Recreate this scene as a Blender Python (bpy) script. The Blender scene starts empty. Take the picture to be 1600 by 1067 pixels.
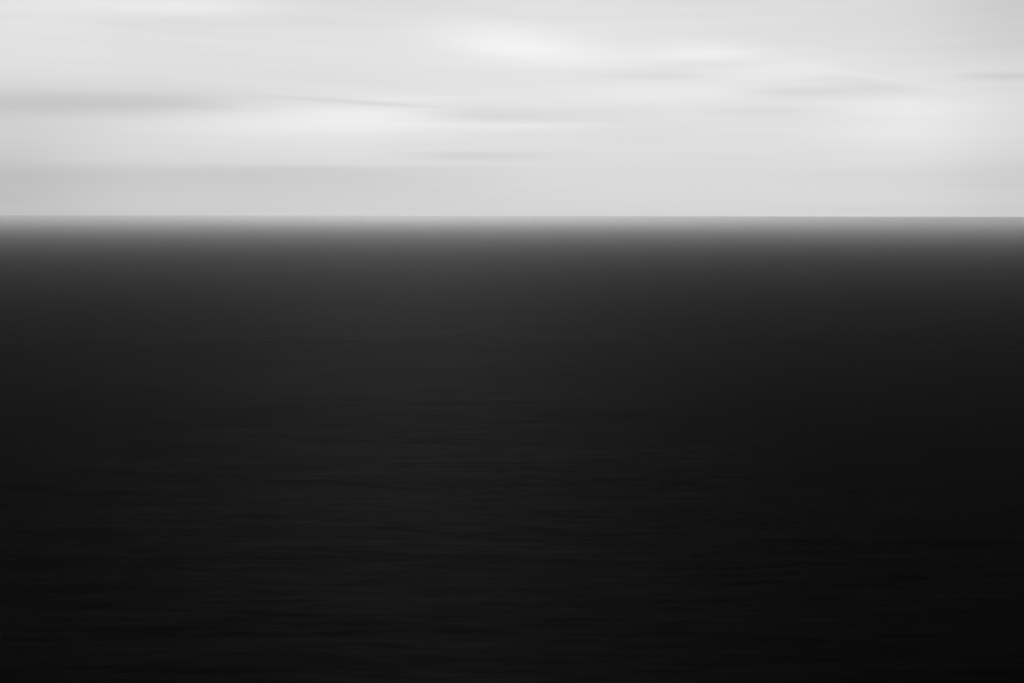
import bpy, math
import numpy as np
from mathutils import Euler

R = math.radians
sc = bpy.context.scene
col = sc.collection

# look of the place
SUN_E = 5.0
VEIL = 0.25
WORLD_PART = [0.3311, -0.0599, -0.13, -0.4204, 0.3759, 0.0179, 0.2489, 0.0515, 0.0382, 0.0409, -0.146, -0.1273, 0.0471]
WBASE = 0.0006   # the water body is nearly black
WIOR = 1.0007   # smooth film: mirrors only at the most grazing angles
WROUGH = 0.03
RIP = (0.015,0.03,0.04,0.005)   # heights of the ripples, four sizes (m)
SWELL = 0.05   # low swell
HCOL, HDENS, HANIS, HTOP = 0.94, 0.00043, 0.89, 0.06   # sea air: albedo, density per m, forward scatter, top above the eye
WSPEC = 0.5
COAT = (0.051, 0.64)   # broad sheen of the rippled surface: weight, roughness
STREAK = 0.85   # how far slicks change the sheen

# ---------------------------------------------------------------- camera
EYE = 10.0
cam_data = bpy.data.cameras.new('camera')
cam_data.lens = 35.0
cam_data.sensor_width = 36.0
cam_data.clip_start = 0.1
cam_data.clip_end = 300000.0
cam = bpy.data.objects.new('camera', cam_data)
col.objects.link(cam)
cam.location = (0.0, 0.0, EYE)
cam.rotation_mode = 'ZYX'
# heading +Y, tipped 7.2 degrees down, the horizon falls a hair to the right
cam.matrix_world = (Euler((R(90 - 7.156), 0, 0)).to_matrix()
                    @ Euler((0, 0, R(0.085))).to_matrix()).to_4x4()
cam.location = (0.0, 0.0, EYE)
sc.camera = cam

# ---------------------------------------------------------------- light
SUN_EL, SUN_AZ = 28.0, -6.0          # veiled sun, ahead and above the frame
sun_data = bpy.data.lights.new('sun', 'SUN')
sun_data.energy = SUN_E
sun_data.angle = R(10)
sun_data.color = (1.0, 0.998, 0.995)
sun = bpy.data.objects.new('sun', sun_data)
col.objects.link(sun)
sun.rotation_euler = (R(-(90 - SUN_EL)), 0, R(-SUN_AZ))
sun.location = (0, 0, 60)

world = bpy.data.worlds.new('World')
sc.world = world
world.use_nodes = True
wt = world.node_tree
wt.nodes.clear()
w_out = wt.nodes.new('ShaderNodeOutputWorld')
w_bg = wt.nodes.new('ShaderNodeBackground')
w_bg.inputs['Strength'].default_value = 0.05
w_sky = wt.nodes.new('ShaderNodeTexSky')
w_sky.sky_type = 'NISHITA'
w_sky.sun_disc = False
w_sky.sun_elevation = R(SUN_EL)
w_sky.sun_rotation = R(SUN_AZ)
w_sky.air_density = 1.0
w_sky.dust_density = 1.0
w_bw = wt.nodes.new('ShaderNodeRGBToBW')     # the photograph is black and white
wt.links.new(w_sky.outputs[0], w_bw.inputs[0])
wt.links.new(w_bw.outputs[0], w_bg.inputs['Color'])
wt.links.new(w_bg.outputs[0], w_out.inputs['Surface'])

sc.view_settings.view_transform = 'Standard'
sc.view_settings.look = 'None'
sc.view_settings.exposure = 0.0
sc.view_settings.gamma = 1.0
sc.view_settings.use_curve_mapping = False
sc.render.engine = 'CYCLES'
sc.cycles.use_denoising = True
sc.cycles.max_bounces = 6
sc.cycles.volume_bounces = 1
sc.cycles.transparent_max_bounces = 12
sc.cycles.sample_clamp_indirect = 4.0


# ---------------------------------------------------------------- helpers
class Graph:
    """Small wrapper for writing node trees as formulas."""
    def __init__(self, tree):
        self.t = tree

    def put(self, sock, v):
        if isinstance(v, bpy.types.NodeSocket):
            self.t.links.new(v, sock)
        else:
            sock.default_value = v

    def m(self, op, *a, clamp=False):
        n = self.t.nodes.new('ShaderNodeMath')
        n.operation = op
        n.use_clamp = clamp
        for s, v in zip(n.inputs, a):
            self.put(s, v)
        return n.outputs[0]

    def v(self, op, *a):
        n = self.t.nodes.new('ShaderNodeVectorMath')
        n.operation = op
        for s, v in zip(n.inputs, a):
            self.put(s, v)
        return n.outputs['Value'] if op in ('DOT_PRODUCT', 'LENGTH') else n.outputs[0]

    def xyz(self, x, y, z):
        n = self.t.nodes.new('ShaderNodeCombineXYZ')
        for s, v in zip(n.inputs, (x, y, z)):
            self.put(s, v)
        return n.outputs[0]

    def noise(self, vec, scale, detail=3, rough=0.5):
        n = self.t.nodes.new('ShaderNodeTexNoise')
        n.inputs['Scale'].default_value = scale
        n.inputs['Detail'].default_value = detail
        n.inputs['Roughness'].default_value = rough
        self.t.links.new(vec, n.inputs['Vector'])
        return n.outputs['Fac']

    def tex(self, vec, loc, rot, scale):
        n = self.t.nodes.new('ShaderNodeMapping')
        n.vector_type = 'TEXTURE'
        n.inputs['Location'].default_value = loc
        n.inputs['Rotation'].default_value = rot
        n.inputs['Scale'].default_value = scale
        self.t.links.new(vec, n.inputs['Vector'])
        return n.outputs[0]


def new_material(name):
    m = bpy.data.materials.new(name)
    m.use_nodes = True
    m.node_tree.nodes.clear()
    out = m.node_tree.nodes.new('ShaderNodeOutputMaterial')
    return m, Graph(m.node_tree), out


def mesh_object(name, verts, faces, mat, smooth=True):
    me = bpy.data.meshes.new(name)
    verts = np.asarray(verts, dtype=np.float32)
    faces = np.asarray(faces, dtype=np.int32)
    k = faces.shape[1]
    me.vertices.add(len(verts))
    me.vertices.foreach_set('co', verts.ravel())
    me.loops.add(faces.size)
    me.loops.foreach_set('vertex_index', faces.ravel())
    me.polygons.add(len(faces))
    me.polygons.foreach_set('loop_start', np.arange(0, faces.size, k, dtype=np.int32))
    me.polygons.foreach_set('loop_total', np.full(len(faces), k, dtype=np.int32))
    me.update(calc_edges=True)
    me.validate()
    me.polygons.foreach_set('use_smooth', np.full(len(me.polygons), smooth))
    me.materials.append(mat)
    o = bpy.data.objects.new(name, me)
    col.objects.link(o)
    return o


# ---------------------------------------------------------------- sky
# the veil of drawn-out cloud: azimuth and elevation of each soft bank in degrees, its reach
# left, right, up and down, its tilt, and how much lighter or darker it is than the veil
BASE = [0.8364, 0.0229, -0.0265, 0.149, -0.1157, -0.0326]
CLOUDS = [
    (-0.716, 9.435, 2.680, 3.933, 0.741, 0.611, -0.084, 0.0465),
    (0.716, 9.368, 1.789, 2.502, 0.473, 0.475, -0.071, 0.0093),
    (10.453, 8.681, 1.043, 1.208, 0.234, 0.201, -0.030, -0.0054),
    (10.623, 8.810, 2.090, 2.061, 0.467, 0.268, -0.031, 0.0498),
    (3.581, 8.570, 2.864, 3.200, 0.476, 0.410, -0.062, 0.0121),
    (-8.245, 5.520, 3.845, 2.846, 0.416, 0.487, 0.012, 0.0296),
    (-10.722, 4.686, 5.134, 5.314, 0.623, 0.904, 0.014, 0.0362),
    (-24.968, 5.567, 4.281, 4.601, 0.571, 0.382, 0.043, -0.0608),
    (-18.6, 5.912, 3.0, 2.6, 0.60, 0.431, 0.033, -0.0380),
    (-20.693, 5.547, 7.739, 3.879, 0.393, 0.164, 0.035, 0.0028),
    (-13.092, 6.453, 1.021, 3.811, 0.169, 0.136, -0.019, -0.0059),
    (-7.171, 6.193, 2.819, 1.602, 0.090, 0.090, -0.043, -0.0254),
    (15.448, 6.721, 1.515, 2.963, 0.167, 0.234, -0.034, -0.0355),
    (19.683, 6.893, 2.590, 2.200, 0.196, 0.327, -0.150, -0.0287),
    (8.556, 7.713, 2.828, 1.225, 0.204, 0.170, -0.022, -0.0332),
    (25.912, 7.023, 1.769, 1.718, 0.124, 0.187, -0.061, -0.0379),
    (8.924, 6.853, 3.185, 2.441, 0.308, 0.549, -0.021, 0.0182),
    (21.661, 4.924, 3.511, 2.752, 1.303, 1.315, -0.035, 0.0364),
    (21.600, 6.227, 1.256, 1.843, 0.453, 0.976, 0.139, 0.0083),
    (-1.443, 5.645, 1.801, 4.688, 0.419, 0.280, 0.001, -0.0310),
    (-1.445, 5.049, 2.883, 3.252, 0.088, 0.211, 0.001, 0.0065),
    (15.407, 7.919, 2.360, 1.981, 0.462, 0.398, -0.040, 0.0298),
    (20.135, 7.425, 1.922, 1.566, 0.129, 0.162, -0.207, -0.0026),
    (-17.269, 10.877, 4.121, 2.968, 0.444, 0.287, 0.037, 0.0553),
    (-25.596, 10.045, 3.377, 3.579, 1.503, 1.835, 0.079, 0.0303),
    (-16.514, 4.809, 2.942, 3.034, 0.338, 0.542, 0.023, 0.0176),
    (-2.175, 3.455, 2.529, 3.263, 0.107, 0.356, 0.001, -0.0328),
    (6.477, 5.088, 2.149, 3.187, 0.697, 1.053, -0.012, -0.0125),
    (14.134, 5.749, 2.053, 2.348, 0.170, 0.340, -0.027, -0.0282),
    (-26.946, 1.552, 2.543, 3.271, 2.549, 1.933, 0.013, -0.0492),
    (-7.203, 4.205, 5.613, 5.755, 0.631, 0.634, 0.008, -0.0145),
    (26.459, 9.973, 2.628, 2.513, 2.670, 1.823, -0.087, -0.0424),
    (26.937, 1.712, 2.663, 2.543, 1.596, 2.903, -0.016, -0.0341),
    (-12.517, 2.470, 8.636, 9.250, 0.175, 1.404, 0.009, -0.0415),
    (18.571, 2.669, 5.371, 5.054, 0.541, 1.361, -0.016, -0.0078),
    (1.781, 11.372, 3.205, 4.253, 0.462, 0.465, -0.010, 0.0105),
    (7.164, 6.641, 8.964, 8.627, 1.370, 1.387, -0.017, 0.0184),
    (22.033, 10.009, 2.811, 2.704, 1.238, 1.255, -0.072, -0.0068),
    (-5.744, 6.487, 2.131, 3.224, 0.086, 0.139, 0.009, 0.0272),
    (-26.025, 7.573, 2.548, 6.070, 1.231, 1.245, 0.062, 0.0047),
    # thin wisps and the sharper edges of the banks
    (-9.986, 6.319, 3.453, 3.173, 0.089, 0.110, -0.041, -0.0180),
    (-5.927, 6.121, 2.484, 1.609, 0.056, 0.062, -0.035, -0.0130),
    (-9.296, 5.815, 2.441, 2.120, 0.104, 0.311, -0.003, 0.0100),
    (0.000, 5.121, 4.687, 3.968, 0.049, 0.176, -0.007, 0.0160),
    (-3.622, 3.486, 2.878, 4.347, 0.064, 0.213, -0.002, -0.0040),
    (-1.452, 2.886, 4.338, 4.355, 0.178, 0.057, 0.000, 0.0090),
    (-11.5, 2.637, 7.0, 7.051, 0.110, 0.698, 0.010, -0.0080),
    (26.348, 6.966, 1.756, 1.705, 0.062, 0.093, -0.071, -0.0070),
    (20.464, 7.118, 2.239, 1.715, 0.052, 0.162, -0.206, 0.0100),
    (15.953, 6.571, 1.677, 2.625, 0.100, 0.134, -0.034, -0.0080),
    (-3.597, 6.507, 2.147, 3.958, 0.056, 0.139, -0.003, -0.0100),
    (-7.163, 6.710, 2.466, 2.136, 0.172, 0.055, -0.005, 0.0080),
    (0.000, 5.331, 3.247, 3.247, 0.316, 0.056, -0.002, -0.0060),
    (9.259, 7.597, 2.465, 1.394, 0.085, 0.085, -0.024, -0.0080),
    (11.670, 8.311, 2.078, 2.386, 0.050, 0.201, -0.032, -0.0060),
    (-15.960, 10.950, 3.869, 1.995, 0.287, 0.080, 0.016, -0.0060),
    (0.900, 9.300, 3.600, 5.000, 0.900, 0.500, -0.060, 0.0120),
    (-8.500, 5.100, 4.500, 5.500, 0.700, 1.300, 0.000, 0.0080),
]


def build_sky():
    m, g, out = new_material('overcast_sky')
    geo = m.node_tree.nodes.new('ShaderNodeTexCoord')
    d = g.v('NORMALIZE', geo.outputs['Object'])
    sep = m.node_tree.nodes.new('ShaderNodeSeparateXYZ')
    m.node_tree.links.new(d, sep.inputs[0])
    x, y, z = sep.outputs
    az = g.m('MULTIPLY', g.m('ARCTAN2', x, y), 180 / math.pi)
    el = g.m('MULTIPLY', g.m('ARCSINE', z), 180 / math.pi)
    p = g.xyz(az, el, 0.0)
    # smooth veil
    a = g.m('DIVIDE', g.m('MAXIMUM', g.m('MINIMUM', az, 34.0), -34.0), 27.0)
    b = g.m('DIVIDE', g.m('MAXIMUM', g.m('MINIMUM', el, 15.0), 0.0), 12.0)
    k = BASE
    s = g.m('ADD', k[0], g.m('MULTIPLY', a, k[1]))
    s = g.m('ADD', s, g.m('MULTIPLY', g.m('MULTIPLY', a, a), k[2]))
    s = g.m('ADD', s, g.m('MULTIPLY', b, k[3]))
    s = g.m('ADD', s, g.m('MULTIPLY', g.m('MULTIPLY', b, b), k[4]))
    s = g.m('ADD', s, g.m('MULTIPLY', g.m('MULTIPLY', a, b), k[5]))
    # cloud banks
    for (a0, e0, l, r, u, dn, rot, amp) in CLOUDS:
        q = g.tex(p, (a0, e0, 0), (0, 0, rot), (1, 1, 1))
        hi = g.v('MULTIPLY', g.v('MAXIMUM', q, (0, 0, 0)), (1 / r, 1 / u, 0))
        lo = g.v('MULTIPLY', g.v('MINIMUM', q, (0, 0, 0)), (1 / l, 1 / dn, 0))
        w = g.v('ADD', hi, lo)
        e = g.m('EXPONENT', g.m('MULTIPLY', g.v('DOT_PRODUCT', w, w), -0.5))
        s = g.m('ADD', s, g.m('MULTIPLY', e, amp))
    # faint drawn-out streaks over the whole sky
    n1 = g.noise(g.v('MULTIPLY', p, (0.045, 0.75, 1)), 1.0, 3, 0.55)
    n2 = g.noise(g.v('MULTIPLY', g.v('ADD', p, (40, 9, 3)), (0.09, 2.6, 1)), 1.0, 2, 0.5)
    s = g.m('ADD', s, g.m('MULTIPLY', g.m('SUBTRACT', n1, 0.5), 0.045))
    s = g.m('ADD', s, g.m('MULTIPLY', g.m('SUBTRACT', n2, 0.5), 0.024))
    # display value -> light
    lin = g.m('POWER', g.m('DIVIDE', g.m('ADD', s, 0.055), 1.055), 2.4)
    # less the smooth light of the open sky that comes through the veil from behind
    w = WORLD_PART
    aa = g.m('MULTIPLY', a, a)
    r2 = g.m('ADD', g.m('POWER', g.m('ABSOLUTE', g.m('SUBTRACT', az, SUN_AZ)), 2.0),
             g.m('POWER', g.m('ABSOLUTE', g.m('SUBTRACT', el, SUN_EL)), 2.0))
    halo = [g.m('EXPONENT', g.m('MULTIPLY', r2, -0.5 / q ** 2)) for q in (8, 18)]
    for val, f in ((w[0], None), (w[1], a), (w[2], g.m('MULTIPLY', a, a)), (w[3], b),
                   (w[4], g.m('MULTIPLY', b, b)), (w[5], g.m('MULTIPLY', a, b)),
                   (w[6], halo[0]), (w[7], halo[1]), (w[8], g.m('MULTIPLY', aa, a)), (w[9], g.m('MULTIPLY', aa, aa)),
                   (w[10], g.m('MULTIPLY', b, g.m('MULTIPLY', b, b))),
                   (w[11], g.m('EXPONENT', g.m('MULTIPLY', g.m('MAXIMUM', el, 0.0), -0.5))), (w[12], g.m('MULTIPLY', aa, b))):
        lin = g.m('SUBTRACT', lin, val if f is None else g.m('MULTIPLY', f, val))
    em = m.node_tree.nodes.new('ShaderNodeEmission')
    m.node_tree.links.new(g.m('MAXIMUM', lin, 0.0), em.inputs['Strength'])
    tr = m.node_tree.nodes.new('ShaderNodeBsdfTransparent')
    tr.inputs['Color'].default_value = (VEIL, VEIL, VEIL, 1)
    add = m.node_tree.nodes.new('ShaderNodeAddShader')
    m.node_tree.links.new(em.outputs[0], add.inputs[0])
    m.node_tree.links.new(tr.outputs[0], add.inputs[1])
    m.node_tree.links.new(add.outputs[0], out.inputs['Surface'])
    m.cycles.emission_sampling = 'NONE'

    rad = 100000.0
    els = [-3, -1, 0, 2, 5, 9, 14, 20, 28, 37, 47, 58, 69, 79, 86]
    n = 96
    verts, faces = [], []
    for e in els:
        for i in range(n):
            t = 2 * math.pi * i / n
            verts.append((rad * math.cos(R(e)) * math.cos(t), rad * math.cos(R(e)) * math.sin(t), rad * math.sin(R(e))))
    for j in range(len(els) - 1):
        for i in range(n):
            a0, a1 = j * n + i, j * n + (i + 1) % n
            faces.append((a1, a0, a0 + n, a1 + n))
    tri_top = len(verts)
    verts.append((0, 0, rad))
    j = len(els) - 1
    # close the top with thin quads (two rim points, the pole's ring)
    me_faces = faces
    o_name = 'sky'
    me = bpy.data.meshes.new(o_name)
    me.from_pydata(verts, [], me_faces + [(j * n + (i + 1) % n, j * n + i, tri_top) for i in range(n)])
    me.update()
    me.polygons.foreach_set('use_smooth', [True] * len(me.polygons))
    me.materials.append(m)
    o = bpy.data.objects.new(o_name, me)
    col.objects.link(o)
    o.location = (0, 0, EYE)
    o['kind'] = 'structure'
    o['label'] = 'pale overcast sky with soft drawn-out bands of cloud above the sea'
    return o


# ---------------------------------------------------------------- water
def build_water():
    m, g, out = new_material('dark_sea_water')
    geo = m.node_tree.nodes.new('ShaderNodeNewGeometry')
    pos = geo.outputs['Position']
    # ripples drawn out along x, in three sizes, plus a slow warp so lines are not ruled
    warp = g.noise(g.v('MULTIPLY', pos, (0.05, 0.05, 0.05)), 1.0, 2, 0.5)
    pw = g.v('ADD', pos, g.xyz(0.0, g.m('MULTIPLY', warp, 2.4), 0.0))
    r0 = g.noise(g.v('MULTIPLY', pw, (0.7, 7.0, 1.0)), 1.0, 3, 0.6)
    r1 = g.noise(g.v('MULTIPLY', pw, (0.42, 3.2, 1.0)), 1.0, 4, 0.65)
    r2 = g.noise(g.v('MULTIPLY', pw, (0.10, 0.8, 1.0)), 1.0, 4, 0.65)
    r3 = g.noise(g.v('MULTIPLY', pw, (0.02, 0.16, 1.0)), 1.0, 4, 0.65)
    h = g.m('ADD', g.m('ADD', g.m('MULTIPLY', r0, RIP[3]), g.m('MULTIPLY', r1, RIP[0])), g.m('ADD', g.m('MULTIPLY', r2, RIP[1]), g.m('MULTIPLY', r3, RIP[2])))
    bump = m.node_tree.nodes.new('ShaderNodeBump')
    bump.inputs['Strength'].default_value = 1.0
    bump.inputs['Distance'].default_value = 1.0
    m.node_tree.links.new(h, bump.inputs['Height'])
    # wind patches: the surface is a little rougher in some places than in others
    patch = g.noise(g.v('MULTIPLY', pw, (0.02, 0.11, 1.0)), 1.0, 4, 0.6)
    bs = m.node_tree.nodes.new('ShaderNodeBsdfPrincipled')
    bs.inputs['Base Color'].default_value = (WBASE, WBASE, WBASE, 1)
    bs.inputs['IOR'].default_value = WIOR
    bs.inputs['Specular IOR Level'].default_value = WSPEC
    # slicks and cat's-paws: drawn-out streaks that shine a little more or less
    mix = g.m('ADD', g.m('MULTIPLY', g.m('SUBTRACT', r1, 0.5), 1.5),
              g.m('ADD', g.m('MULTIPLY', g.m('SUBTRACT', r2, 0.5), 1.2), g.m('MULTIPLY', g.m('SUBTRACT', patch, 0.5), 0.6)))
    m.node_tree.links.new(g.m('MULTIPLY', COAT[0], g.m('MAXIMUM', g.m('ADD', 1.0, g.m('MULTIPLY', mix, STREAK)), 0.1)),
                          bs.inputs['Coat Weight'])
    bs.inputs['Coat Roughness'].default_value = COAT[1]
    bs.inputs['Coat IOR'].default_value = 1.33
    m.node_tree.links.new(bump.outputs[0], bs.inputs['Coat Normal'])
    bs.inputs['Roughness'].default_value = WROUGH
    m.node_tree.links.new(bs.outputs[0], out.inputs['Surface'])

    # one sheet: rings that widen with distance, low swells drawn out sideways
    radii = [0.0]
    r = 1.5
    while r < 40000:
        radii.append(r)
        r *= 1.018 if r < 900 else 1.08
    radii = np.array(radii[1:])
    n = 540
    th = np.linspace(0, 2 * math.pi, n, endpoint=False)
    RR, TT = np.meshgrid(radii, th, indexing='ij')
    X, Y = RR * np.cos(TT), RR * np.sin(TT)
    rng = np.random.default_rng(4)
    Z = np.zeros_like(X)
    for i in range(26):
        lam = 3.0 * 1.17 ** i if i < 22 else 60.0
        ang = rng.normal(0, 0.16)
        kx, ky = math.sin(ang) * 2 * math.pi / lam, math.cos(ang) * 2 * math.pi / lam
        kx *= 0.8
        amp = SWELL * lam ** 0.9 * 0.006 * (1.0 if lam < 25 else 0.35)
        fade = np.clip(1.0 - RR * 0.025 * 3.0 / lam, 0, 1)
        Z += amp * fade * np.sin(kx * X + ky * Y + rng.uniform(0, 6.28))
    Z *= np.clip(RR / 6.0, 0, 1)
    verts = np.stack([X, Y, Z], -1).reshape(-1, 3)
    idx = np.arange(len(radii) * n).reshape(len(radii), n)
    a0 = idx[:-1]
    a1 = np.roll(idx, -1, 1)[:-1]
    b0 = idx[1:]
    b1 = np.roll(idx, -1, 1)[1:]
    faces = np.stack([a0, b0, b1, a1], -1).reshape(-1, 4)
    # the hole under the camera
    c = len(verts)
    verts = np.vstack([verts, [[0, 0, 0]]])
    cap = np.array([(c, i, (i + 1) % n, (i + 2) % n) for i in range(0, n, 2)])
    faces = np.vstack([faces, cap])
    o = mesh_object('water', verts, faces, m)
    o['kind'] = 'structure'
    o['label'] = 'black calm open sea with faint sideways ripples reaching the level horizon'
    return o


# ---------------------------------------------------------------- sea air
def build_haze():
    m, g, out = new_material('sea_haze')
    pv = m.node_tree.nodes.new('ShaderNodeVolumePrincipled')
    pv.inputs['Color'].default_value = (HCOL, HCOL, HCOL, 1)
    pv.inputs['Density'].default_value = HDENS
    pv.inputs['Anisotropy'].default_value = HANIS
    m.node_tree.links.new(pv.outputs[0], out.inputs['Volume'])
    e, lo, hi = 45000.0, -2.5, EYE + HTOP
    v = [(sx * e, sy * e, z) for z in (lo, hi) for sx, sy in ((-1, -1), (1, -1), (1, 1), (-1, 1))]
    f = [(3, 2, 1, 0), (4, 5, 6, 7), (0, 1, 5, 4), (1, 2, 6, 5), (2, 3, 7, 6), (3, 0, 4, 7)]
    o = mesh_object('haze', v, f, m, smooth=False)
    o['kind'] = 'stuff'
    o['label'] = 'thin bright sea haze lying low over the water towards the horizon'
    return o


build_sky()
build_water()
if HDENS > 0:
    build_haze()
